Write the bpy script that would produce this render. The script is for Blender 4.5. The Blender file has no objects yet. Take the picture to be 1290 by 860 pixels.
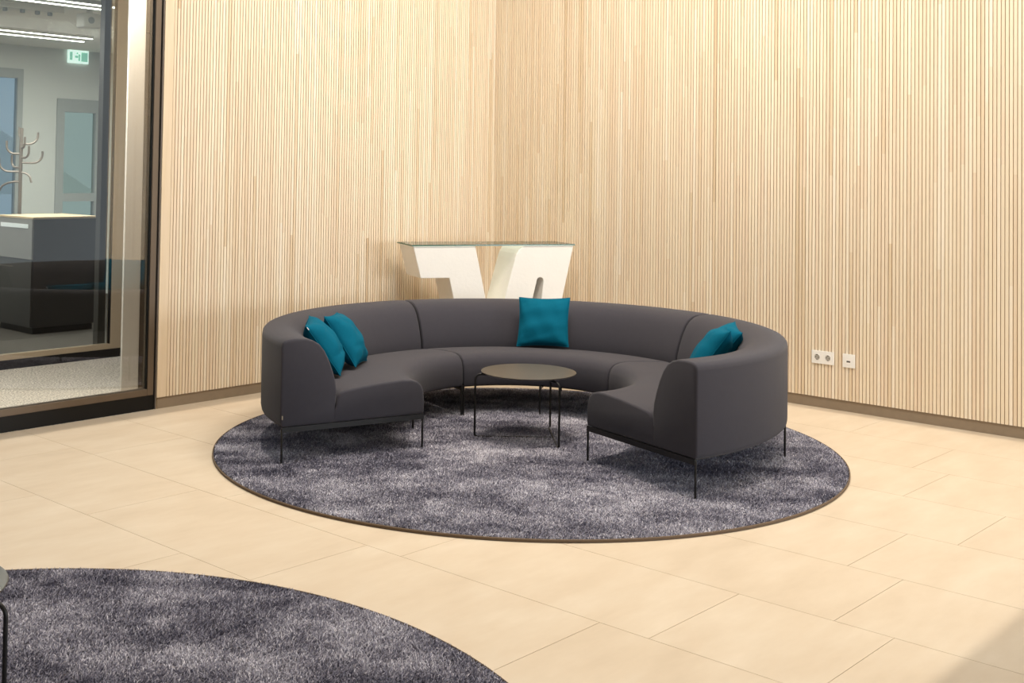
import bpy, bmesh, math, random
import numpy as np
from mathutils import Vector, Matrix
random.seed(7)
rng = np.random.default_rng(11)
SC = bpy.context.scene
COL = SC.collection

# ------------------------------------------------------------------ camera
PITCH, ROLL = 0.0296, 0.0158
cam = bpy.data.cameras.new('camera')
camo = bpy.data.objects.new('camera', cam)
COL.objects.link(camo)
SC.camera = camo
fw = Vector((0, math.cos(PITCH), math.sin(PITCH)))
up0 = Vector((0, -math.sin(PITCH), math.cos(PITCH)))
rt0 = Vector((1, 0, 0))
rt = rt0 * math.cos(ROLL) + up0 * math.sin(ROLL)
upv = -rt0 * math.sin(ROLL) + up0 * math.cos(ROLL)
camo.matrix_world = Matrix((
    (rt.x, upv.x, -fw.x, 0.0), (rt.y, upv.y, -fw.y, 0.0), (rt.z, upv.z, -fw.z, 1.6), (0, 0, 0, 1)))
cam.sensor_width = 36
cam.lens = 36 * 1498.3 / 1290
cam.shift_x = (645 - 553.9) / 1290
cam.shift_y = -(430 - 170.1) / 1290
cam.clip_end = 200

# ------------------------------------------------------------------ light
SC.view_settings.view_transform = 'Standard'
SC.view_settings.look = 'None'
SC.view_settings.gamma = 1
SC.view_settings.use_curve_mapping = False
SC.view_settings.exposure = -0.11

w = bpy.data.worlds.new('world')
SC.world = w
w.use_nodes = True
bg = w.node_tree.nodes['Background']
bg.inputs[0].default_value = (0.82, 0.91, 1.0, 1)
bg.inputs[1].default_value = 0.56

sl = bpy.data.lights.new('skylight_sun', 'SUN')
sl.energy = 1.78
sl.angle = math.radians(0.9)
sl.color = (1.0, 0.90, 0.76)
so = bpy.data.objects.new('skylight_sun', sl)
COL.objects.link(so)
so.location = (0.5, 7, 9)

# ------------------------------------------------------------------ room frame (a along left wall from the corner, b along right wall)
YAW = 0.8155
CORNER = (0.482, 10.356)
RM = Matrix.Translation((CORNER[0], CORNER[1], 0)) @ Matrix.Rotation(YAW + math.pi, 4, 'Z')

def area_light(name, loc, aim, sx, sy, energy, col=(1.0, 0.88, 0.72)):
    """lamp in the room frame: loc and aim are (a, b, z)"""
    l = bpy.data.lights.new(name, 'AREA')
    l.shape = 'RECTANGLE'; l.size = sx; l.size_y = sy
    l.energy = energy; l.color = col
    o = bpy.data.objects.new(name, l)
    COL.objects.link(o)
    p = RM @ Vector(loc); q = RM @ Vector(aim)
    d = (q - p).normalized()
    along = (RM.to_3x3() @ (Vector((1, 0, 0)) if sx >= 0 else Vector((0, 1, 0)))).normalized()
    if 'right' in name: along = (RM.to_3x3() @ Vector((0, 1, 0))).normalized()
    z = -d; x = (along - z * along.dot(z)).normalized(); y = z.cross(x)
    o.matrix_world = Matrix(((x.x, y.x, z.x, p.x), (x.y, y.y, z.y, p.y), (x.z, y.z, z.z, p.z), (0, 0, 0, 1)))
# unseen fill lights added to brighten the two timber walls, corridor and room beyond
area_light('wall_fill_left', (2.9, 2.7, 4.35), (2.9, 0.0, 0.2), 2.4, 0.2, 105, (1.0, 0.91, 0.78))
area_light('wall_fill_right', (2.1, 3.9, 4.35), (0.0, 3.9, 0.1), 4.2, 0.2, 128, (1.0, 0.91, 0.78))
area_light('corridor_fill', (4.0, -0.42, 3.15), (3.8, -0.6, 0.0), 2.5, 0.3, 125, (1.0, 0.95, 0.88))  # added fill without a fixture, lifts the front of the white post
area_light('back_room_fill', (2.5, -4.0, 2.95), (2.5, -4.0, 0.0), 4.0, 1.0, 260, (1.0, 0.95, 0.88))  # extra fill added on top of the modelled line lamps

area_light('facade_daylight_right', (1.3, 10.7, 1.35), (2.6, 0.0, 1.2), 2.6, 1.5, 270, (0.86, 0.93, 1.0))

# ------------------------------------------------------------------ helpers
def nodes(name):
    m = bpy.data.materials.new(name)
    m.use_nodes = True
    nt = m.node_tree
    return m, nt, nt.nodes['Principled BSDF']

def plain(name, col, rough=0.5, metal=0.0, noise=0.0, nscale=8.0, bump=0.0, bscale=60.0, sheen=0.0, emit=None, es=0.0, spec=None):
    m, nt, b = nodes(name)
    b.inputs['Base Color'].default_value = (*col, 1)
    b.inputs['Roughness'].default_value = rough
    b.inputs['Metallic'].default_value = metal
    if spec is not None:
        b.inputs['Specular IOR Level'].default_value = spec
    if sheen:
        b.inputs['Sheen Weight'].default_value = sheen
        b.inputs['Sheen Roughness'].default_value = 0.5
    if emit:
        b.inputs['Emission Color'].default_value = (*emit, 1)
        b.inputs['Emission Strength'].default_value = es
    tc = nt.nodes.new('ShaderNodeTexCoord')
    if noise:
        n = nt.nodes.new('ShaderNodeTexNoise')
        n.inputs['Scale'].default_value = nscale
        n.inputs['Detail'].default_value = 6
        nt.links.new(tc.outputs['Object'], n.inputs['Vector'])
        mr = nt.nodes.new('ShaderNodeMapRange')
        mr.inputs[3].default_value = 1 - noise
        mr.inputs[4].default_value = 1 + noise
        nt.links.new(n.outputs['Fac'], mr.inputs[0])
        mx = nt.nodes.new('ShaderNodeVectorMath')
        mx.operation = 'SCALE'
        mx.inputs[0].default_value = col
        nt.links.new(mr.outputs[0], mx.inputs['Scale'])
        nt.links.new(mx.outputs[0], b.inputs['Base Color'])
    if bump:
        n = nt.nodes.new('ShaderNodeTexNoise')
        n.inputs['Scale'].default_value = bscale
        n.inputs['Detail'].default_value = 3
        nt.links.new(tc.outputs['Object'], n.inputs['Vector'])
        bp = nt.nodes.new('ShaderNodeBump')
        bp.inputs['Strength'].default_value = bump
        bp.inputs['Distance'].default_value = 0.004
        nt.links.new(n.outputs['Fac'], bp.inputs['Height'])
        nt.links.new(bp.outputs[0], b.inputs['Normal'])
    return m

def attr_mat(name, stops, attr='tone', rough=0.5, noise=0.0, nvec=(1, 1, 1), nscale=5.0, spec=0.3, extra=None):
    """colour ramp read from a face/corner attribute, plus stretched noise"""
    m, nt, b = nodes(name)
    at = nt.nodes.new('ShaderNodeAttribute')
    at.attribute_name = attr
    src = at.outputs['Fac']
    if noise:
        tc = nt.nodes.new('ShaderNodeTexCoord')
        mp = nt.nodes.new('ShaderNodeMapping')
        mp.inputs['Scale'].default_value = nvec
        nt.links.new(tc.outputs['Object'], mp.inputs['Vector'])
        n = nt.nodes.new('ShaderNodeTexNoise')
        n.inputs['Scale'].default_value = nscale
        n.inputs['Detail'].default_value = 8
        n.inputs['Roughness'].default_value = 0.6
        nt.links.new(mp.outputs[0], n.inputs['Vector'])
        ma = nt.nodes.new('ShaderNodeMath')
        ma.operation = 'MULTIPLY_ADD'
        ma.inputs[1].default_value = noise * 2
        nt.links.new(n.outputs['Fac'], ma.inputs[0])
        mb = nt.nodes.new('ShaderNodeMath')
        mb.operation = 'SUBTRACT'
        nt.links.new(src, mb.inputs[0])
        mb.inputs[1].default_value = noise
        nt.links.new(mb.outputs[0], ma.inputs[2])
        src = ma.outputs[0]
    r = nt.nodes.new('ShaderNodeValToRGB')
    els = r.color_ramp.elements
    while len(els) < len(stops):
        els.new(0.5)
    for e, (p, c) in zip(els, stops):
        e.position = p
        e.color = (*c, 1)
    nt.links.new(src, r.inputs[0])
    nt.links.new(r.outputs[0], b.inputs['Base Color'])
    b.inputs['Roughness'].default_value = rough
    b.inputs['Specular IOR Level'].default_value = spec
    return m

def pane_mat(name, tint, ior=1.6):
    m = bpy.data.materials.new(name)
    m.use_nodes = True
    nt = m.node_tree
    nt.nodes.clear()
    out = nt.nodes.new('ShaderNodeOutputMaterial')
    t = nt.nodes.new('ShaderNodeBsdfTransparent')
    t.inputs[0].default_value = (*tint, 1)
    g = nt.nodes.new('ShaderNodeBsdfGlossy')
    g.inputs['Roughness'].default_value = 0.0
    f = nt.nodes.new('ShaderNodeFresnel')
    f.inputs['IOR'].default_value = ior
    mx = nt.nodes.new('ShaderNodeMixShader')
    nt.links.new(f.outputs[0], mx.inputs[0])
    nt.links.new(t.outputs[0], mx.inputs[1])
    nt.links.new(g.outputs[0], mx.inputs[2])
    nt.links.new(mx.outputs[0], out.inputs[0])
    return m

class MB:
    def __init__(s):
        s.v = []; s.f = []; s.t = []
    def box(s, x0, x1, y0, y1, z0, z1, tone=0.5):
        n = len(s.v)
        s.v += [(x0, y0, z0), (x1, y0, z0), (x1, y1, z0), (x0, y1, z0), (x0, y0, z1), (x1, y0, z1), (x1, y1, z1), (x0, y1, z1)]
        fs = [(0, 3, 2, 1), (4, 5, 6, 7), (0, 1, 5, 4), (1, 2, 6, 5), (2, 3, 7, 6), (3, 0, 4, 7)]
        s.f += [tuple(n + i for i in f) for f in fs]
        s.t += [tone] * 6
        return s
    def prism(s, poly, fn, d0, d1, tone=0.5):
        """poly 2D (x,z); fn(x,z,d)->3D"""
        n = len(s.v); k = len(poly)
        s.v += [fn(x, z, d0) for x, z in poly] + [fn(x, z, d1) for x, z in poly]
        s.f.append(tuple(n + i for i in range(k)))
        s.f.append(tuple(n + k + i for i in reversed(range(k))))
        for i in range(k):
            j = (i + 1) % k
            s.f.append((n + j, n + i, n + k + i, n + k + j))
        s.t += [tone] * (k + 2)
        return s
    def tube(s, pts, r, seg=8, tone=0.5, r1=None):
        pts = [Vector(p) for p in pts]
        n0 = len(s.v); K = len(pts)
        d = (pts[1] - pts[0]).normalized()
        ref = Vector((0, 0, 1)) if abs(d.z) < 0.9 else Vector((1, 0, 0))
        nrm = d.cross(ref).normalized()
        for i, p in enumerate(pts):
            if i == 0: dd = pts[1] - pts[0]
            elif i == K - 1: dd = pts[-1] - pts[-2]
            else: dd = (pts[i + 1] - p).normalized() + (p - pts[i - 1]).normalized()
            dd.normalize()
            nrm = (nrm - dd * nrm.dot(dd)).normalized()
            bn = dd.cross(nrm)
            rr = r if r1 is None else r + (r1 - r) * i / (K - 1)
            for q in range(seg):
                a = 2 * math.pi * q / seg
                s.v.append(tuple(p + (nrm * math.cos(a) + bn * math.sin(a)) * rr))
        for i in range(K - 1):
            for q in range(seg):
                a = n0 + i * seg + q; b = n0 + i * seg + (q + 1) % seg
                s.f.append((a, b, b + seg, a + seg)); s.t.append(tone)
        s.f.append(tuple(n0 + q for q in reversed(range(seg)))); s.t.append(tone)
        s.f.append(tuple(n0 + (K - 1) * seg + q for q in range(seg))); s.t.append(tone)
        return s
    def lathe(s, prof, seg=96, tone=0.5, cx=0, cy=0):
        n = len(s.v); k = len(prof)
        for i in range(seg):
            a = 2 * math.pi * i / seg
            for r, z in prof:
                s.v.append((cx + r * math.cos(a), cy + r * math.sin(a), z))
        for i in range(seg):
            j = (i + 1) % seg
            for q in range(k):
                p = (q + 1) % k
                s.f.append((n + i * k + q, n + j * k + q, n + j * k + p, n + i * k + p)); s.t.append(tone)
        return s
    def build(s, name, mat, parent=None, smooth=False, bevel=0.0, angle=35, matrix=None, recalc=True):
        me = bpy.data.meshes.new(name)
        me.from_pydata(s.v, [], s.f)
        at = me.attributes.new('tone', 'FLOAT', 'FACE')
        at.data.foreach_set('value', np.array(s.t, dtype=np.float32))
        if recalc:
            bm = bmesh.new(); bm.from_mesh(me)
            bmesh.ops.recalc_face_normals(bm, faces=bm.faces)
            bm.to_mesh(me); bm.free()
        if smooth:
            me.polygons.foreach_set('use_smooth', [True] * len(me.polygons))
            me.set_sharp_from_angle(angle=math.radians(angle))
        me.materials.append(mat)
        o = bpy.data.objects.new(name, me)
        COL.objects.link(o)
        if parent: o.parent = parent
        if matrix is not None: o.matrix_world = matrix
        if bevel:
            b = o.modifiers.new('bevel', 'BEVEL')
            b.width = bevel; b.segments = 2; b.limit_method = 'ANGLE'
            b.angle_limit = math.radians(40)
        return o

def structure(o):
    o['kind'] = 'structure'
    return o

def empty(name, loc=(0, 0, 0), rotz=0.0, matrix=None):
    o = bpy.data.objects.new(name, None)
    COL.objects.link(o)
    if matrix is not None: o.matrix_world = matrix
    else:
        o.location = loc; o.rotation_euler = (0, 0, rotz)
    o.empty_display_size = 0.1
    return o

def tag(o, label, cat, group=None):
    o['label'] = label; o['category'] = cat
    if group: o['group'] = group
    return o

def arc(c, r, a0, a1, e1, e2, n=6):
    c = Vector(c); e1 = Vector(e1); e2 = Vector(e2)
    return [c + e1 * (r * math.cos(a0 + (a1 - a0) * i / n)) + e2 * (r * math.sin(a0 + (a1 - a0) * i / n)) for i in range(n + 1)]

# ------------------------------------------------------------------ materials
WOOD = attr_mat('oak_slats', [(0.0, (0.56, 0.41, 0.26)), (0.35, (0.73, 0.585, 0.405)), (0.55, (0.80, 0.655, 0.495)), (0.75, (0.83, 0.71, 0.535)), (1.0, (0.88, 0.78, 0.64))],
                rough=0.55, noise=0.22, nvec=(14, 14, 0.9), nscale=3.0, spec=0.25)
GROOVE = plain('groove_backing', (0.46, 0.32, 0.18), 0.8)
STONE_BASE = plain('brown_stone', (0.27, 0.205, 0.14), 0.6, noise=0.12, nscale=20)
FLOOR = attr_mat('limestone', [(0.0, (0.48, 0.385, 0.280)), (0.45, (0.565, 0.465, 0.350)), (0.62, (0.59, 0.495, 0.380)), (1.0, (0.67, 0.58, 0.47))],
                 rough=0.5, noise=0.50, nvec=(0.9, 2.4, 1), nscale=2.6, spec=0.18)
GROUT = plain('grout', (0.515, 0.42, 0.31), 0.9)
WHITE = plain('white_paint', (0.78, 0.75, 0.68), 0.6)
CEIL = plain('ceiling_paint', (0.82, 0.78, 0.70), 0.8)
BRONZE = plain('bronze_frame', (0.155, 0.115, 0.08), 0.42, metal=0.35, noise=0.08)
BLACKP = plain('black_plinth', (0.008, 0.007, 0.006), 0.5, spec=0.25)
DARKP = plain('dark_panel', (0.11, 0.085, 0.062), 0.5, noise=0.1, nscale=12)
METAL = plain('black_metal', (0.012, 0.011, 0.011), 0.38, metal=0.3)
FABRIC = plain('charcoal_wool', (0.048, 0.045, 0.055), 0.9, noise=0.07, nscale=30, bump=0.35, bscale=420, sheen=0.12, spec=0.15)
TEAL = plain('teal_wool', (0.001, 0.10, 0.165), 0.85, noise=0.10, nscale=90, bump=0.5, bscale=380, sheen=0.0, spec=0.08)
LABELW = plain('white_tag', (0.85, 0.88, 0.9), 0.6)
BIND = plain('rug_binding', (0.13, 0.085, 0.05), 0.8)
RUGB = plain('rug_backing', (0.022, 0.022, 0.030), 1.0)
TABLE = plain('dark_laminate', (0.062, 0.052, 0.042), 0.33, noise=0.05, nscale=14, spec=0.4)
PLASTER = plain('white_plaster', (0.90, 0.87, 0.82), 0.75, noise=0.03, nscale=7, bump=0.3, bscale=40)
GLASS = pane_mat('pane_glass', (0.96, 0.975, 0.965), 1.75)
GLASST = pane_mat('table_glass', (0.90, 0.96, 0.93), 1.5)
GREENEDGE = plain('glass_edge', (0.05, 0.14, 0.10), 0.15)
SOCKET = plain('socket_plastic', (0.90, 0.88, 0.84), 0.35)
SOCKD = plain('socket_dark', (0.10, 0.09, 0.08), 0.5)
CARPET = plain('speckled_carpet', (0.60, 0.545, 0.47), 1.0, noise=1.9, nscale=75)
WALL2 = plain('pale_wall', (0.62, 0.63, 0.60), 0.8)
GREYP = plain('grey_lacquer', (0.24, 0.23, 0.22), 0.5)
DGREY = plain('dark_lacquer', (0.03, 0.028, 0.028), 0.45)
OAKTOP = plain('oak_top', (0.58, 0.44, 0.28), 0.5)
TAUPE = plain('taupe_steel', (0.20, 0.17, 0.145), 0.4, metal=0.4)
GREYF = plain('grey_frame', (0.34, 0.36, 0.35), 0.5)
LAMP = plain('lamp_diffuser', (0.9, 0.9, 0.9), 0.5, emit=(1.0, 0.97, 0.90), es=7.0)
SIGNW = plain('sign_white', (0.8, 0.9, 0.85), 0.5, emit=(0.80, 1.0, 0.92), es=1.1)
SIGNG = plain('sign_green', (0.25, 0.6, 0.45), 0.5, emit=(0.25, 0.62, 0.48), es=0.8)

# ------------------------------------------------------------------ floor
def make_floor():
    g = MB().box(-0.5, 11, 0.0, 11, -0.06, -0.002, 0.5)
    fl = structure(g.build('floor', GROUT, matrix=RM))
    t = MB()
    offs = {7: [4.245], 6: [4.45, 5.05], 4: [4.60], 3: [4.82], 2: [4.33], 5: [3.62], 1: [4.13], 0: [4.7]}
    W_, L_, G_ = 0.62, 1.21, 0.0022
    for k in range(0, 17):
        base = offs.get(k, [random.random() * L_])
        js = set()
        for n in range(-8, 10):
            js.add(round(base[0] + n * L_, 3))
        if len(base) > 1: js.add(base[1])
        js = sorted(j for j in js if 0.02 < j < 10.5)
        js = [0.0] + js + [10.6]
        for b0, b1 in zip(js[:-1], js[1:]):
            tn = 0.5 + random.uniform(-0.045, 0.045)
            t.box(k * W_ + G_ / 2, (k + 1) * W_ - G_ / 2, b0 + G_ / 2, b1 - G_ / 2, -0.002, 0.0, tn)
    tl = t.build('tile', FLOOR, parent=fl)
    return fl
make_floor()

# ------------------------------------------------------------------ slatted walls
def slat_wall(name, e0, e1, axis, plain_edge=None):
    """axis 'a' : wall in plane b=0, 'b' : wall in plane a=0"""
    H0, H1 = 0.075, 4.45
    s = MB(); P = 0.0246; gw = 0.0052
    def bx(p0, p1, d0, d1, z0, z1, t):
        if axis == 'a': s.box(p0, p1, d0, d1, z0, z1, t)
        else: s.box(d0, d1, p0, p1, z0, z1, t)
    n = int((e1 - e0) / P)
    for i in range(n):
        p0 = e0 + i * P
        z = H0
        base = random.gauss(0, 0.06)
        z += random.uniform(0.1, 2.2) * 0
        first = True
        while z < H1:
            L = random.uniform(0.3, 2.4) if first else random.uniform(0.9, 2.4)
            first = False
            z1 = min(H1, z + L)
            bx(p0 + gw / 2, p0 + P - gw / 2, 0.0, 0.013, z, z1, min(1, max(0, 0.66 + base + random.gauss(0, 0.14))))
            z = z1
    if plain_edge:
        bx(e0 + n * P, plain_edge, -0.02, 0.013, H0, H1, 0.42)
    b = MB()
    if axis == 'a': b.box(e0 - 0.1, plain_edge or e1, -0.10, 0.0, 0, 4.5)
    else: b.box(-0.10, 0.0, e0 - 0.1, e1, 0, 4.5)
    w_ = structure(b.build(name, GROOVE, matrix=RM))
    s.build('slat_cladding', WOOD, parent=w_)
    return w_
slat_wall('wall_left', 0.0, 3.345, 'a', plain_edge=3.392)
slat_wall('wall_right', 0.013, 6.2, 'b')
structure(MB().box(0.004, 3.384, 0.0005, 0.004, 0, 0.0745).build('baseboard_left', STONE_BASE, matrix=RM))
structure(MB().box(0.0005, 0.004, 0.004, 6.2, 0, 0.0745).build('baseboard_right', STONE_BASE, matrix=RM))

# ------------------------------------------------------------------ ceiling with its long rooflight opening
OA0, OA1, OB0, OB1 = 0.10, 9.6, 0.165, 5.285
CZ = 4.5
c = MB()
c.box(-0.1, OA0, -0.1, 11, CZ, CZ + 0.3)
c.box(OA1, 11, -0.1, 11, CZ, CZ + 0.3)
c.box(OA0, OA1, -0.1, OB0, CZ, CZ + 0.3)
c.box(OA0, OA1, OB1, 11, CZ, CZ + 0.3)
structure(c.build('ceiling', CEIL, matrix=RM))

structure(MB().box(10.9, 11.0, 0.0, 11.0, 0, CZ).build('wall_back', WHITE, matrix=RM))  # unseen wall added to cut world light from behind left
structure(MB().box(3.6, 10.9, 10.9, 11.0, 0, CZ).build('wall_side', WHITE, matrix=RM))  # added out of view too, leaves world light only from the right

# ------------------------------------------------------------------ near glazing (window_1) left of the slatted wall
def glazing(name, b, a0, a1, jamb, jamb_m, plinth, rail, top, mull, glass, depth=0.06):
    r = structure(empty(name, matrix=RM @ Matrix.Translation((0, b, 0))))
    f = MB()
    f.box(a0, a0 + jamb, -depth, 0, plinth, top)                 # right jamb
    f.box(a0 + jamb, a1, -depth, 0, plinth, rail)                # bottom rail
    f.box(a0 + jamb, a1, -depth, 0, top - 0.06, top)
    for m in mull:
        f.box(m, m + 0.06, -depth, 0, rail, top - 0.06)
    f.build('window_frame', jamb_m, parent=r, bevel=0.003)
    MB().box(a0, a1, -depth - 0.01, -0.004, 0, plinth).build('plinth', BLACKP, parent=r)
    p = MB(); xs = [a0 + jamb] + [v for m in mull for v in (m, m + 0.06)] + [a1]
    for x0, x1 in zip(xs[::2], xs[1::2]):
        p.box(x0, x1, -depth / 2 - 0.004, -depth / 2 + 0.004, rail, top - 0.06)
    p.build('pane', glass, parent=r)
    return r
w1 = glazing('window_1', 0.0, 3.412, 9.5, 0.045, BRONZE, 0.095, 0.138, 4.45, [4.56, 6.6], GLASS)
MB().box(3.4565, 3.464, -0.028, -0.006, 0.138, 4.39).build('gasket', BLACKP, parent=w1)
structure(MB().box(3.3925, 3.401, -0.06, 0.006, 0.0, 4.45).build('trim_1', TAUPE, matrix=RM))
structure(MB().box(3.4015, 3.4115, -0.05, -0.008, 0.0, 4.45).build('trim_2', BLACKP, matrix=RM))
structure(MB().box(3.39, 9.5, -0.08, 0.0, 4.45, 4.5).build('trim_3', BRONZE, matrix=RM))

# corridor between the two glazings
structure(MB().box(0.5, 9.5, -2.11, -0.07, -0.05, 0.0).build('floor', CARPET, matrix=RM))
structure(MB().box(0.5, 9.5, -2.11, -0.10, 3.2, 3.3).build('ceiling', CEIL, matrix=RM))
dp = MB().box(0.6, 3.142, -0.66, -0.61, 0.0, 2.545).box(0.6, 3.142, -0.66, -0.61, 2.553, 3.2)
structure(dp.build('wall_side', DARKP, matrix=RM))
structure(MB().box(3.143, 3.280, -0.62, -0.60, 0.0, 3.2).build('trim_4', plain('post_paint', (0.84, 0.80, 0.74), 0.6, bump=0.15, bscale=12), matrix=RM, bevel=0.004))
w2 = glazing('window_2', -2.05, 2.386, 9.5, 0.1, plain('beige_frame', (0.50, 0.39, 0.27), 0.5, metal=0.1), 0.072, 0.115, 3.2, [5.6], pane_mat('inner_glass', (0.93, 0.96, 0.95), 1.5))
structure(MB().box(2.492, 2.56, -2.20, -2.13, 0.0, 3.0).build('trim_5', plain('dark_jamb', (0.07, 0.062, 0.055), 0.5), matrix=RM))
MB().box(2.488, 2.495, -0.034, -0.004, 0.115, 3.14).build('gasket', BLACKP, parent=w2)

# room beyond
structure(MB().box(-0.3, 9.5, -6.6, -2.11, -0.05, 0.0).build('floor', plain('dark_carpet', (0.045, 0.038, 0.032), 1.0, noise=0.3, nscale=90), matrix=RM))
structure(MB().box(-0.3, 9.5, -6.6, -2.11, 3.0, 3.1).build('ceiling', CEIL, matrix=RM))
structure(MB().box(-0.3, -0.15, -6.6, -2.11, 0, 3.0).build('wall_side', WALL2, matrix=RM))
structure(MB().box(-0.15, 2.386, -2.14, -2.06, 0, 3.2).build('wall_side', DARKP, matrix=RM))
bw = MB()
for x0, x1, z0, z1 in ((-0.3, -0.05, 0, 3.0), (0.575, 1.02, 0, 3.0), (2.3, 9.5, 0, 3.0), (-0.05, 0.575, 2.4, 3.0), (1.02, 2.3, 2.72, 3.0), (1.02, 2.3, 0, 0.5)):
    bw.box(x0, x1, -6.6, -6.5, z0, z1)
structure(bw.build('wall_back', WALL2, matrix=RM))
def opening(name, x0, x1, z0, z1, fwid, mid=None):
    r = structure(empty(name, matrix=RM @ Matrix.Translation((0, -6.5, 0))))
    f = MB().box(x0, x0 + fwid, -0.06, 0.02, z0, z1).box(x1 - fwid, x1, -0.06, 0.02, z0, z1)
    f.box(x0 + fwid, x1 - fwid, -0.06, 0.02, z1 - fwid * 1.6, z1).box(x0 + fwid, x1 - fwid, -0.06, 0.02, z0, z0 + fwid)
    if mid: f.box(x0 + fwid, x1 - fwid, -0.06, 0.02, mid, mid + fwid)
    f.build('frame', GREYF, parent=r)
    MB().box(x0 + fwid, x1 - fwid, -0.024, -0.016, z0 + fwid, z1 - fwid * 1.6).build('pane', pane_mat(name + '_glass', (0.84, 0.92, 0.86) if name.startswith('door') else (0.78, 0.88, 0.95), 1.5), parent=r)
    return r
opening('door_1', -0.05, 0.575, 0.0, 2.4, 0.10, mid=1.15)
opening('window_3', 1.02, 2.3, 0.5, 2.72, 0.07)
structure(MB().prism([(0.9, 1.2), (-0.9, 1.2), (0.9, 2.25)], lambda x, z, d: (x, d, z), -8.4, -8.0).build('wall_outside', plain('outside_render', (0.85, 0.86, 0.86), 0.8), matrix=RM))

# ceiling line lamps in the room beyond
def line_lamp(x0, x1, b, label):
    r = empty('linear_ceiling_lamp', matrix=RM @ Matrix.Translation(((x0 + x1) / 2, b, 2.96)))
    h = (x1 - x0) / 2
    MB().box(-h, h, -0.02, 0.02, 0.008, 0.04).build('housing', WHITE, parent=r)
    MB().box(-h + 0.005, h - 0.005, -0.014, 0.014, 0.0, 0.008).build('diffuser', LAMP, parent=r)
    tag(r, label, 'ceiling lamp', 'linear ceiling lamps behind the glazing')
line_lamp(2.30, 4.6, -2.36, 'thin glowing ceiling line behind the glass, the highest of the four')
line_lamp(2.30, 4.6, -2.58, 'thin glowing ceiling line just below the highest one behind the glass')
line_lamp(1.08, 3.6, -4.85, 'glowing ceiling line, upper of the pair nearer the exit sign')
line_lamp(0.98, 3.6, -5.20, 'glowing ceiling line directly above the exit sign, lower of its pair')

# exit sign
r = empty('exit_sign', matrix=RM @ Matrix.Translation((0.32, -6.49, 3.02 - 0.10)))
MB().box(-0.135, 0.135, 0.0, 0.03, -0.08, 0.08).build('sign_panel', SIGNW, parent=r)
g = MB()
g.box(-0.12, -0.035, 0.0305, 0.033, -0.055, 0.055)          # door field
g.box(0.085, 0.12, 0.0305, 0.033, -0.045, 0.055)
g.box(-0.02, 0.005, 0.0305, 0.033, -0.05, 0.03)             # running figure
g.box(0.01, 0.05, 0.0305, 0.033, -0.015, 0.012)
g.box(0.012, 0.03, 0.0305, 0.033, 0.03, 0.05)
g.build('pictogram', SIGNG, parent=r)
tag(r, 'small lit white and green exit sign on wall behind the glass', 'sign')

# faint ceiling fittings in the room beyond
r = empty('ceiling_unit', matrix=RM @ Matrix.Translation((2.26, -2.9, 3.0)))
MB().box(-0.09, 0.09, -0.07, 0.07, -0.17, -0.04).build('housing', WHITE, parent=r, bevel=0.012)
MB().box(-0.02, 0.02, -0.02, 0.02, -0.04, 0.0).build('bracket', WHITE, parent=r)
MB().tube([(0.02, 0.07, -0.105), (0.02, 0.078, -0.105)], 0.03, 20).build('lens', GREYF, parent=r)
tag(r, 'small pale box hanging from the ceiling behind the glass, right of the track', 'ceiling unit')
r = empty('ceiling_track', matrix=RM @ Matrix.Translation((2.85, -3.0, 3.0)))
MB().box(-0.38, 0.38, -0.035, 0.035, -0.055, 0.0).build('rail', WHITE, parent=r, bevel=0.004)
for x in (-0.26, -0.14, 0.0, 0.16):
    MB().tube([(x, 0, -0.055), (x, 0, -0.085)], 0.022, 14).build('spot_head', GREYF, parent=r)
tag(r, 'pale ceiling track with small spot heads behind the glass', 'ceiling track')

# cabinet
def cabinet():
    r = empty('filing_cabinet', matrix=RM @ Matrix.Translation((2.32, -3.69, 0)))
    # local: x 0..-0.66 (towards the corner), y 0..-0.68 (away)
    MB().box(-0.66, 0, -0.68, 0, 0.06, 1.08).build('carcass', DGREY, parent=r, bevel=0.002)
    MB().box(-0.64, -0.02, -0.66, -0.02, 0, 0.06).build('plinth', BLACKP, parent=r)
    MB().box(-0.67, 0.015, -0.69, 0.01, 1.08, 1.10).build('cabinet_top', OAKTOP, parent=r, bevel=0.002)
    MB().box(0.001, 0.018, -0.675, -0.005, 0.70, 1.075).build('drawer', GREYP, parent=r)
    d = MB().box(0.001, 0.018, -0.675, -0.005, 0.07, 0.69).build('drawer', DGREY, parent=r)
    h = MB().tube([(0.018, -0.62, 0.62), (0.045, -0.62, 0.62), (0.045, -0.36, 0.62), (0.018, -0.36, 0.62)], 0.005)
    h.build('handle', TAUPE, parent=d)
    MB().box(0.019, 0.022, -0.62, -0.08, 0.99, 1.03).build('label_strip', LABELW, parent=r)
    tag(r, 'dark grey cabinet with light oak top and grey drawer behind the glass', 'cabinet')
cabinet()

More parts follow.
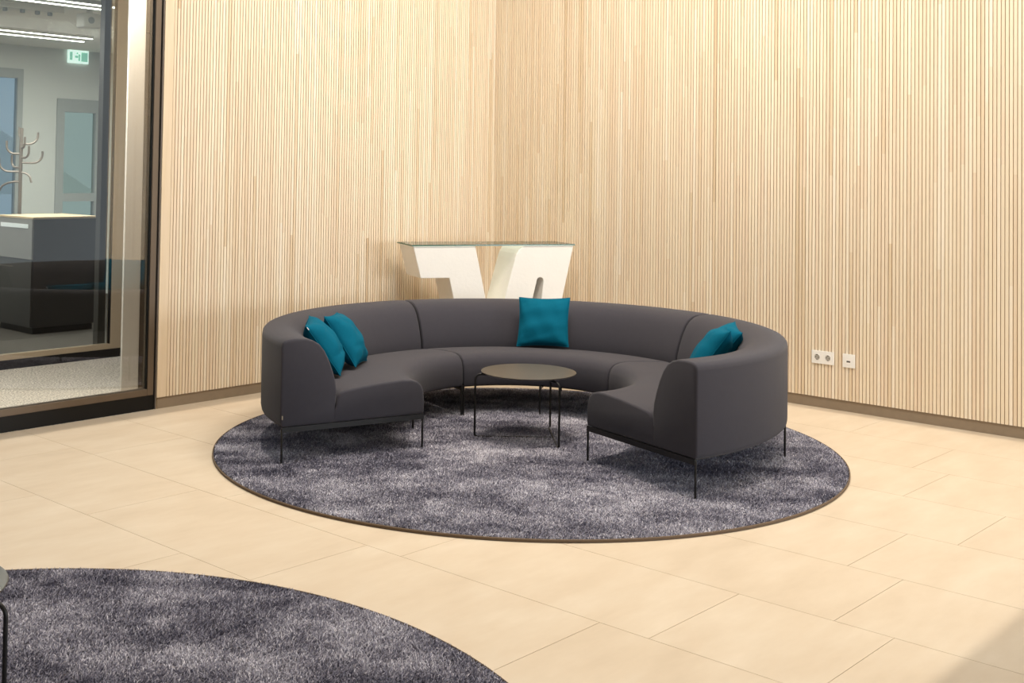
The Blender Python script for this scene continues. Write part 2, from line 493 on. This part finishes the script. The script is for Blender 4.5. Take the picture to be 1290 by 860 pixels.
# coat stand
def coat_stand():
    r = empty('coat_stand', loc=(-4.22, 12.0, 0), rotz=0.0)
    MB().tube([(0, 0, 0.02), (-0.0, 0, 1.96)], 0.019, 12).build('pole', TAUPE, parent=r, smooth=True)
    MB().lathe([(0.001, 0), (0.19, 0), (0.19, 0.012), (0.03, 0.03), (0.001, 0.03)], 40).build('base', TAUPE, parent=r, smooth=True)
    def hook(z, dx, dy, rise, rr=0.011, down=False):
        d = Vector((dx, dy, 0)); L = d.length; e = d.normalized()
        pts = [Vector((0, 0, z)) + e * 0.012]
        if not down:
            R_ = min(L * 0.55, rise * 0.75)
            pts.append(Vector((0, 0, z)) + e * (L - R_))
            cc = Vector((0, 0, z + R_)) + e * (L - R_)
            pts += arc(cc, R_, -math.pi / 2, 0, e, (0, 0, 1), 7)[1:]
            pts.append(Vector((0, 0, z + rise)) + e * L)
        else:
            cc = Vector((0, 0, z - rise)) + e * 0.01
            pts += [Vector((0, 0, z - rise + rise * math.sqrt(max(0, 1 - (q / 6) ** 2)))) + e * (0.02 + (L - 0.02) * q / 6) for q in range(1, 7)]
        MB().tube(pts, rr, 8).build('hook', TAUPE, parent=r, smooth=True)
    hook(1.87, -0.04, 0.05, 0.10)
    hook(1.70, -0.135, -0.03, 0.13)
    hook(1.56, -0.105, 0.04, 0.13)
    hook(1.52, -0.21, -0.02, 0.13)
    hook(1.42, -0.22, 0.02, 0.10, down=True)
    hook(1.76, 0.06, -0.07, 0.11)
    hook(1.80, 0.15, 0.05, 0.12)
    hook(1.66, 0.10, -0.06, 0.12)
    hook(1.61, 0.21, 0.02, 0.12)
    hook(1.51, 0.12, -0.02, 0.10, down=True)
    tag(r, 'taupe metal coat stand with curved hooks rising behind the cabinet', 'coat stand')
coat_stand()

# ------------------------------------------------------------------ rugs
def pile_mat(name):
    m, nt, b = nodes(name)
    at = nt.nodes.new('ShaderNodeAttribute'); at.attribute_name = 'tone'
    rp = nt.nodes.new('ShaderNodeValToRGB')
    els = rp.color_ramp.elements
    els[0].position = 0.0; els[0].color = (0.082, 0.078, 0.118, 1)
    els[1].position = 1.0; els[1].color = (0.80, 0.77, 0.83, 1)
    e = els.new(0.5); e.color = (0.305, 0.290, 0.350, 1)
    nt.links.new(at.outputs['Fac'], rp.inputs[0])
    nt.links.new(rp.outputs[0], b.inputs['Base Color'])
    b.inputs['Roughness'].default_value = 0.75
    b.inputs['Specular IOR Level'].default_value = 0.25
    return m
PILE = pile_mat('rug_pile')

def vnoise(x, y, cell, seed):
    g = np.random.default_rng(seed).random((256, 256))
    u = x / cell + 60; v = y / cell + 60
    i = np.floor(u).astype(int); j = np.floor(v).astype(int)
    fu = u - i; fv = v - j
    fu = fu * fu * (3 - 2 * fu); fv = fv * fv * (3 - 2 * fv)
    i %= 256; j %= 256; i1 = (i + 1) % 256; j1 = (j + 1) % 256
    return (g[i, j] * (1 - fu) + g[i1, j] * fu) * (1 - fv) + (g[i, j1] * (1 - fu) + g[i1, j1] * fu) * fv

def rug(loc, R_, label, seed, count, bl, bw_):
    r = empty('round_rug', loc=(loc[0], loc[1], 0))
    MB().lathe([(0.001, 0.0005), (R_ - 0.006, 0.0005), (R_ - 0.006, 0.008), (0.001, 0.008)], 180).build('backing', RUGB, parent=r)
    MB().lathe([(R_ - 0.006, 0.0005), (R_, 0.003), (R_, 0.013), (R_ - 0.004, 0.016), (R_ - 0.0061, 0.014)], 240).build('edge_binding', BIND, parent=r, smooth=True)
    q = np.random.default_rng(seed)
    rad = np.sqrt(q.random(count)) * (R_ - 0.012)
    th = q.random(count) * 2 * np.pi
    x = rad * np.cos(th); y = rad * np.sin(th)
    # brushed patches: the pile leans in directions that drift over the rug
    n1 = 0.45 * vnoise(x, y * 1.9, 0.34, seed + 1) + 0.33 * vnoise(x, y * 1.5, 0.13, seed + 2) + 0.22 * vnoise(x, y, 0.055, seed + 3)
    n1 = np.clip((n1 - 0.5) * 2.6, -1, 1)
    a = n1 * 1.5 + q.normal(0, 1.5, count) + 0.5
    lean = np.abs(q.normal(0.62, 0.28, count))
    L = bl * q.uniform(0.75, 1.2, count)
    dx = np.cos(a) * np.sin(lean); dy = np.sin(a) * np.sin(lean); dz = np.cos(lean)
    # width direction
    wa = q.random(count) * np.pi
    wx = np.cos(wa) * bw_ / 2; wy = np.sin(wa) * bw_ / 2
    z0 = np.full(count, 0.007)
    P0 = np.stack([x, y, z0], 1); D = np.stack([dx, dy, dz], 1)
    Wv = np.stack([wx, wy, np.zeros(count)], 1)
    bend = np.stack([dx * 0.6, dy * 0.6, -0.25 * np.ones(count)], 1)
    M_ = P0 + D * (L * 0.55)[:, None]
    T_ = P0 + (D + bend * 0.45) * L[:, None]
    V = np.stack([P0 - Wv, P0 + Wv, M_ + Wv, M_ - Wv, T_ + Wv * 0.5, T_ - Wv * 0.5], 1).reshape(-1, 3)
    k = np.arange(count)[:, None] * 6
    F = np.concatenate([k + np.array([[0, 1, 2, 3]]), k + np.array([[3, 2, 4, 5]])], 1).reshape(-1, 4)
    me = bpy.data.meshes.new('pile')
    me.vertices.add(len(V)); me.vertices.foreach_set('co', V.astype(np.float32).ravel())
    me.loops.add(F.size); me.loops.foreach_set('vertex_index', F.astype(np.int32).ravel())
    me.polygons.add(len(F)); me.polygons.foreach_set('loop_start', np.arange(0, F.size, 4, dtype=np.int32))
    me.polygons.foreach_set('loop_total', np.full(len(F), 4, dtype=np.int32))
    me.update(calc_edges=True)
    tone = np.clip(0.48 + 0.33 * n1 + q.normal(0, 0.22, count), 0, 1)
    at = me.attributes.new('tone', 'FLOAT', 'FACE')
    at.data.foreach_set('value', np.repeat(tone, 2).astype(np.float32))
    me.materials.append(PILE)
    o = bpy.data.objects.new('pile', me); COL.objects.link(o); o.parent = r
    o['kind'] = 'stuff'
    tag(r, label, 'rug', 'round shag rugs')
rug((0.526, 6.973), 1.79, 'round dark blue-grey shag rug under the curved sofa and table', 3, 560000, 0.0145, 0.0032)
rug((-1.327, 2.988), 1.74, 'round dark blue-grey shag rug in the foreground, cut by the photo edge', 21, 620000, 0.016, 0.0028)

# ------------------------------------------------------------------ curved sofa, three quarter-circle units
SC0 = (0.508, 7.182)
BACK = [(1.524, .207), (1.536, .216), (1.540, .235), (1.540, .40), (1.540, .635), (1.536, .655), (1.524, .668), (1.505, .675), (1.46, .678), (1.40, .675), (1.355, .662), (1.318, .640),
        (1.287, .603), (1.258, .548), (1.234, .485), (1.216, .425), (1.210, .37), (1.214, .32), (1.2225, .29), (1.2225, .207)]
SEAT = [(1.222, .207), (1.222, .28), (1.209, .318), (1.203, .345), (1.19, .366), (1.165, .377), (1.08, .388), (.95, .400), (.80, .407), (.745, .404), (.705, .393),
        (.678, .370), (.664, .338), (.659, .29), (.658, .225), (.664, .207)]
def inset(poly, d):
    n = len(poly); out = []
    for i in range(n):
        p0, p1, p2 = Vector(poly[i - 1]), Vector(poly[i]), Vector(poly[(i + 1) % n])
        e1 = (p1 - p0).normalized(); e2 = (p2 - p1).normalized()
        n1 = Vector((-e1.y, e1.x)); n2 = Vector((-e2.y, e2.x))
        m = (n1 + n2).normalized()
        out.append(tuple(p1 + m * d / max(0.5, m.dot(n1))))
    return out
def area(poly):
    return sum(poly[i - 1][0] * poly[i][1] - poly[i][0] * poly[i - 1][1] for i in range(len(poly))) / 2
def sweep(poly, a0, a1, rmid, rnd=0.012, seg=26, seam_side=True):
    sgn = 1 if area(poly) > 0 else -1
    rings = []
    da = rnd / rmid
    for fr in (0.0, 0.3, 0.65, 1.0):
        ins = rnd * (1 - math.sqrt(max(0, 1 - (1 - fr) ** 2)))
        rings.append((a0 + da * fr, ins))
    for i in range(1, seg):
        rings.append((a0 + da + (a1 - a0 - 2 * da) * i / seg, 0))
    for fr in (1.0, 0.65, 0.3, 0.0):
        ins = rnd * (1 - math.sqrt(max(0, 1 - (1 - fr) ** 2)))
        rings.append((a1 - da * fr, ins))
    m = MB(); k = len(poly)
    for a, ins in rings:
        pl = inset(poly, sgn * ins) if ins > 1e-6 else poly
        for (r_, z), (r0_, z0_) in zip(pl, poly):
            if ins > 1e-6 and seam_side and 1.2 < r0_ < 1.23 and z0_ < 0.30: r_, z = r0_, max(z, z0_)
            m.v.append((r_ * math.cos(a), r_ * math.sin(a), z))
    for i in range(len(rings) - 1):
        for q in range(k):
            p = (q + 1) % k
            m.f.append((i * k + q, i * k + p, (i + 1) * k + p, (i + 1) * k + q)); m.t.append(0.5)
    m.f.append(tuple(range(k))); m.t.append(0.5)
    n = (len(rings) - 1) * k
    m.f.append(tuple(n + q for q in reversed(range(k)))); m.t.append(0.5)
    return m
def sofa_module(rot):
    r = empty('curved_sofa', loc=(SC0[0], SC0[1], 0), rotz=rot)
    g = math.radians(0.20); A = math.pi / 2
    sweep(BACK, g, A - g, 1.4).build('backrest', FABRIC, parent=r, smooth=True, angle=50)
    sweep(SEAT, g, A - g, 0.95).build('seat', FABRIC, parent=r, smooth=True, angle=50)
    def pt(a, rr, z): return (rr * math.cos(a), rr * math.sin(a), z)
    f = MB(); N = 24
    def sector(r0, r1, z0, z1, a0, a1):
        n = len(f.v)
        for i in range(N + 1):
            a = a0 + (a1 - a0) * i / N
            f.v.extend([pt(a, r0, z0), pt(a, r1, z0), pt(a, r1, z1), pt(a, r0, z1)])
        for i in range(N):
            for q in range(4):
                p = (q + 1) % 4
                f.f.append((n + i * 4 + q, n + i * 4 + p, n + i * 4 + 4 + p, n + i * 4 + 4 + q)); f.t.append(0.5)
        f.f.append((n, n + 1, n + 2, n + 3)); f.t.append(0.5)
        f.f.append((n + 4 * N + 3, n + 4 * N + 2, n + 4 * N + 1, n + 4 * N)); f.t.append(0.5)
    sector(0.70, 1.49, 0.192, 0.206, g, A - g)
    for a in (g + 0.004, A / 2, A - g - 0.004):
        w_ = 0.010
        e = Vector((math.cos(a), math.sin(a), 0)); t_ = Vector((-math.sin(a), math.cos(a), 0))
        n = len(f.v)
        for rr, zz in ((0.662, 0.178), (1.530, 0.178), (1.530, 0.2065), (0.662, 0.2065)):
            f.v.extend([tuple(e * rr + t_ * (w_ / 2) + Vector((0, 0, zz))), tuple(e * rr - t_ * (w_ / 2) + Vector((0, 0, zz)))])
        for q in range(4):
            p = (q + 1) % 4
            f.f.append((n + q * 2, n + p * 2, n + p * 2 + 1, n + q * 2 + 1)); f.t.append(0.5)
        f.f.append((n, n + 2, n + 4, n + 6)); f.t.append(0.5)
        f.f.append((n + 7, n + 5, n + 3, n + 1)); f.t.append(0.5)
    f.build('frame', METAL, parent=r)
    for a in (g + 0.006, A / 2, A - g - 0.006):
        for rr in (0.667, 1.527):
            MB().tube([pt(a, rr, 0.200), pt(a, rr, 0.010)], 0.0062, 10).build('leg', METAL, parent=r, smooth=True)
        MB().tube([pt(a, 0.667, 0.0085), pt(a, 1.527, 0.0085)], 0.0055, 8).build('floor_rail', METAL, parent=r, smooth=True)
    return r
s1 = sofa_module(math.radians(-60.3))
def copy_tree(o, parent=None):
    c_ = o.copy(); COL.objects.link(c_)
    if parent: c_.parent = parent
    for ch in list(o.children): copy_tree(ch, c_)
    return c_
s2 = copy_tree(s1); s2.rotation_euler = (0, 0, math.radians(29.85))
s3 = copy_tree(s1); s3.rotation_euler = (0, 0, math.radians(120.0))
tag(s1, 'right quarter-circle unit of the charcoal sofa, its outer back facing the sockets', 'sofa', 'quarter-circle units of the ring sofa')
tag(s2, 'middle quarter-circle unit of the charcoal sofa, in front of the white sculpture', 'sofa', 'quarter-circle units of the ring sofa')
tag(s3, 'left quarter-circle unit of the charcoal sofa, nearest the glazing', 'sofa', 'quarter-circle units of the ring sofa')
MB().box(-0.002, 0.006, -0.003, 0.001, -0.010, 0.010).build('maker_tag', plain('tag_beige', (0.35, 0.30, 0.22), 0.7), parent=s3).location = (1.532 * math.cos(math.radians(89.9)), 1.532 * math.sin(math.radians(89.9)), 0.26)

# ------------------------------------------------------------------ coffee tables
def coffee_table(loc, rot, label):
    r = empty('coffee_table', loc=(loc[0], loc[1], 0), rotz=rot)
    MB().lathe([(0.001, .394), (.270, .394), (.283, .400), (.285, .4035), (.284, .4055), (.001, .4055)], 96).build('table_top', TABLE, parent=r, smooth=True, angle=25)
    def rd(a): return Vector((math.cos(a), math.sin(a), 0))
    feet = [math.radians(d) for d in (0, 120, 240)]
    for a in feet:
        e = rd(a); Z = Vector((0, 0, 1)); R_ = 0.035
        pts = [e * 0.04 + Z * 0.384, e * (0.318 - R_) + Z * 0.384]
        pts += arc(e * (0.318 - R_) + Z * (0.384 - R_), R_, math.pi / 2, 0, e, Z, 6)[1:]
        pts += [e * 0.318 + Z * 0.030]
        pts += arc(e * (0.318 - 0.015) + Z * 0.030, 0.015, 0, -math.pi / 2, e, Z, 4)[1:]
        MB().tube(pts, 0.0065, 10).build('leg', METAL, parent=r, smooth=True)
    f0, f1, f2 = [rd(a) * 0.303 + Vector((0, 0, 0.0135)) for a in feet]
    MB().tube([f1, f2], 0.0058, 8).tube([f0, (f1 + f2) / 2], 0.0058, 8).build('floor_rail', METAL, parent=r, smooth=True)
    MB().lathe([(0.001, .377), (.06, .377), (.06, .3938), (.001, .3938)], 32).build('mounting_plate', METAL, parent=r)
    return tag(r, label, 'coffee table', 'round coffee tables')
coffee_table((0.555, 7.165), math.radians(180), 'low round dark coffee table in the middle of the curved sofa')
coffee_table((-1.492, 3.375), math.radians(-9), 'round dark coffee table cut off at the left photo edge, on foreground rug')

# ------------------------------------------------------------------ cushions
def cushion(base, azim, lean, roll, label, size=0.355, thick=0.085, seed=1, tagc=(1, -1), squash=0.0, yawl=0.0):
    """base: middle of the lower edge; azim: direction the face looks; lean: backwards tilt; roll: turn in its own plane"""
    n = 30; q = np.random.default_rng(seed)
    ph = q.random(12) * 6.28
    m = MB(); h = size / 2
    def surf(u, v, side):
        x = u * (1 - 0.065 * (1 - v * v) ** 1.0)
        y = v * (1 - 0.065 * (1 - u * u) ** 1.0)
        t = ((1 - u ** 4) * (1 - v ** 4)) ** 0.62
        z = thick * t * (0.80 + 0.20 * (1 - u * u) * (1 - v * v))
        wr = 0
        for i in range(4):
            wr += math.sin(9 * u * math.cos(ph[i]) + 9 * v * math.sin(ph[i]) + ph[i + 4]) * 0.0022
        edge = (abs(u) ** 3 + abs(v) ** 3) * 0.5
        wr += 0.004 * math.sin(17 * (u + v * 0.3) + ph[8]) * edge * t + 0.004 * math.sin(19 * (v - u * 0.3) + ph[9]) * edge * t
        wr += -squash * math.exp(-((v + 0.52 + 0.1 * u) / 0.09) ** 2) * t
        return (x * h, y * h, side * (z + wr * min(1, t * 2)))
    idx = {}
    for side in (1, -1):
        for i in range(n + 1):
            for j in range(n + 1):
                u = -1 + 2 * i / n; v = -1 + 2 * j / n
                u = math.sin(u * math.pi / 2) * 0.55 + u * 0.45; v = math.sin(v * math.pi / 2) * 0.55 + v * 0.45
                if i in (0, n) or j in (0, n):
                    if side == -1: idx[(side, i, j)] = idx[(1, i, j)]; continue
                idx[(side, i, j)] = len(m.v); m.v.append(surf(u, v, side))
        for i in range(n):
            for j in range(n):
                m.f.append((idx[(side, i, j)], idx[(side, i + 1, j)], idx[(side, i + 1, j + 1)], idx[(side, i, j + 1)])); m.t.append(0.5)
    A = math.radians(azim)
    nrm = Vector((math.cos(A) * math.cos(lean), math.sin(A) * math.cos(lean), math.sin(lean)))
    upw = Vector((-math.cos(A) * math.sin(lean), -math.sin(A) * math.sin(lean), math.cos(lean)))
    side = upw.cross(nrm)
    cr, sr = math.cos(roll), math.sin(roll)
    s_, u_ = side * cr + upw * sr, -side * sr + upw * cr
    ctr = Vector(base) + upw * (h * (abs(cr) + abs(sr)) * 0.97)
    M = Matrix(((s_.x, u_.x, nrm.x, ctr.x), (s_.y, u_.y, nrm.y, ctr.y), (s_.z, u_.z, nrm.z, ctr.z), (0, 0, 0, 1)))
    r = empty('cushion', matrix=M)
    m.build('cover', TEAL, parent=r, smooth=True, angle=80)
    # piped seam
    seam = []
    for k in range(120):
        t = k / 120 * 4; sd = int(t); f_ = -1 + 2 * (t - sd)
        u, v = [(f_, -1), (1, f_), (-f_, 1), (-1, -f_)][sd]
        x = u * (1 - 0.065 * (1 - v * v)); y = v * (1 - 0.065 * (1 - u * u))
        seam.append((x * h, y * h, 0))
    MB().tube(seam + [seam[0]], 0.003, 6).build('seam', TEAL, parent=r, smooth=True)
    tx, ty = tagc
    lab = MB().box(-0.012, 0.012, -0.009, 0.009, -0.0015, 0.0015).build('label_tag', LABELW, parent=r)
    lab.location = (tx * (h - 0.004), ty * (h - 0.022), 0.003); lab['label'] = 'small white sewn-in label'
    return tag(r, label, 'cushion', 'teal cushions on the sofa')
def on_sofa(ang, r_, z=0.405):
    a = math.radians(ang)
    return (SC0[0] + r_ * math.cos(a), SC0[1] + r_ * math.sin(a), z)
cushion(on_sofa(78.0, 1.035), 258, 0.46, math.radians(1.5), 'teal square cushion standing at the middle of the sofa back', seed=2, tagc=(0.86, -1.0), thick=0.06)
cushion((-0.56, 7.10, 0.405), 1, 0.62, math.radians(3), 'teal cushion nearest the left sofa end, leaning on the backrest', seed=5, tagc=(-1.0, 1.0), squash=0.010)
cushion((-0.455, 7.34, 0.405), -6, 0.60, math.radians(-3), 'teal cushion behind the front one on the left side of the sofa', seed=9, tagc=(1.0, -1.0), squash=0.006)
cushion((1.50, 7.02, 0.405), 168, 0.62, math.radians(4), 'bright teal cushion on the right side, partly hidden by the backrest', seed=12, tagc=(0.9, 1.0))
cushion((1.585, 7.20, 0.405), 176, 0.68, math.radians(-5), 'teal cushion tucked behind the other one on the right side of the sofa', seed=15, tagc=(1.0, -1.0))

# ------------------------------------------------------------------ white sculpture carrying a glass plate
def sculpture():
    r = empty('sculpture_console', loc=(-0.209, 8.93, 0), rotz=math.radians(18.4))
    D = 0.37; SK = 0.03
    fn = lambda x, z, d: (x + SK * d / D * 0, d, z)
    left = [(0.025, 1.028), (0.522, 1.028), (0.611, 0.630), (0.650, 0.48), (0.650, 0.0), (0.470, 0.0), (0.349, 0.640), (0.315, 0.786), (0.088, 0.786)]
    MB().prism(left, fn, 0, D).build('stroke', PLASTER, parent=r, bevel=0.006)
    # right stroke: rounded shoulder, slot with round head
    pts = [(1.342, 1.028), (0.935, 1.028)]
    pts += [(0.905, 1.018), (0.880, 0.995), (0.862, 0.965), (0.848, 0.925), (0.769, 0.634), (0.705, 0.40), (0.652, 0.20), (0.652, 0.0)]
    pts += [(0.875, 0.0), (1.003, 0.628), (1.033, 0.750)]
    cx, cz, rr = 1.061, 0.753, 0.028
    pts += [(cx + rr * math.cos(t), cz + rr * math.sin(t)) for t in [math.pi * (1 - k / 8) for k in range(1, 8)]]
    pts += [(1.089, 0.750), (1.076, 0.628), (0.985, 0.0), (1.118, 0.0), (1.252, 0.616)]
    MB().prism(pts, fn, 0, D).build('stroke', PLASTER, parent=r, bevel=0.006)
    g = MB().box(0.013, 1.349, -0.008, D + 0.008, 1.0285, 1.0385)
    g.build('glass_plate', GLASST, parent=r)
    e = MB().box(0.012, 1.350, -0.0095, -0.0085, 1.0287, 1.0383).box(0.0115, 0.0125, -0.008, D + 0.008, 1.0287, 1.0383)
    e.box(1.3495, 1.3505, -0.008, D + 0.008, 1.0287, 1.0383).box(0.012, 1.350, D + 0.0085, D + 0.0095, 1.0287, 1.0383)
    e.build('glass_edge', GREENEDGE, parent=r)['label'] = 'dark green polished glass edge'
    tag(r, 'white sculptural console of two slanted strokes with glass plate behind the sofa', 'console table')
sculpture()

# ------------------------------------------------------------------ sockets on the right wall
def socket_plate(b0, b1, z0, z1, kind, label):
    cb, cz = (b0 + b1) / 2, (z0 + z1) / 2
    r = empty('wall_socket', matrix=RM @ Matrix.Translation((0.013, cb, cz)))
    hb, hz = (b1 - b0) / 2, (z1 - z0) / 2
    MB().box(0, 0.010, -hb, hb, -hz, hz).build('frame_plate', SOCKET, parent=r, bevel=0.002)
    if kind == 'power':
        for s in (-hb / 2 + 0.001, hb / 2 - 0.001):
            # round recessed cup as ring + dark well with two pins
            m = MB(); k = 32
            prof = [(0.0195, 0.0105), (0.0215, 0.0125), (0.0235, 0.0105)]
            for i in range(k):
                a = 2 * math.pi * i / k
                for rr, xx in prof: m.v.append((xx, s + rr * math.cos(a), rr * math.sin(a)))
            for i in range(k):
                j = (i + 1) % k
                for q in range(2):
                    m.f.append((i * 3 + q, j * 3 + q, j * 3 + q + 1, i * 3 + q + 1)); m.t.append(.5)
            cup = m.build('socket_cup', SOCKET, parent=r, smooth=True)
            m = MB().tube([(0.0101, s, 0), (0.0106, s, 0)], 0.0195, 24)
            m.build('well', plain('socket_well', (0.42, 0.39, 0.34), 0.5), parent=cup)
            m = MB().tube([(0.0106, s - 0.0095, 0.002), (0.0112, s - 0.0095, 0.002)], 0.0035, 10)
            m.tube([(0.0106, s + 0.0095, -0.002), (0.0112, s + 0.0095, -0.002)], 0.0035, 10)
            m.box(0.0106, 0.0125, s - 0.004, s + 0.004, 0.013, 0.0185).box(0.0106, 0.0125, s - 0.004, s + 0.004, -0.0185, -0.013)
            m.build('contact', SOCKD, parent=cup)
    else:
        ins = MB().box(0.0102, 0.012, -0.026, 0.026, -0.026, 0.026).build('insert', SOCKET, parent=r, bevel=0.0008)
        MB().box(0.0121, 0.0125, -0.013, 0.013, -0.010, 0.001).build('port', SOCKD, parent=ins)
    return tag(r, label, 'socket', 'white sockets on the slatted wall')
socket_plate(2.947, 3.108, 0.304, 0.393, 'power', 'white double power socket on the slatted wall, left of the small one')
socket_plate(3.172, 3.257, 0.301, 0.393, 'data', 'white single data socket on the slatted wall, right of the double one')
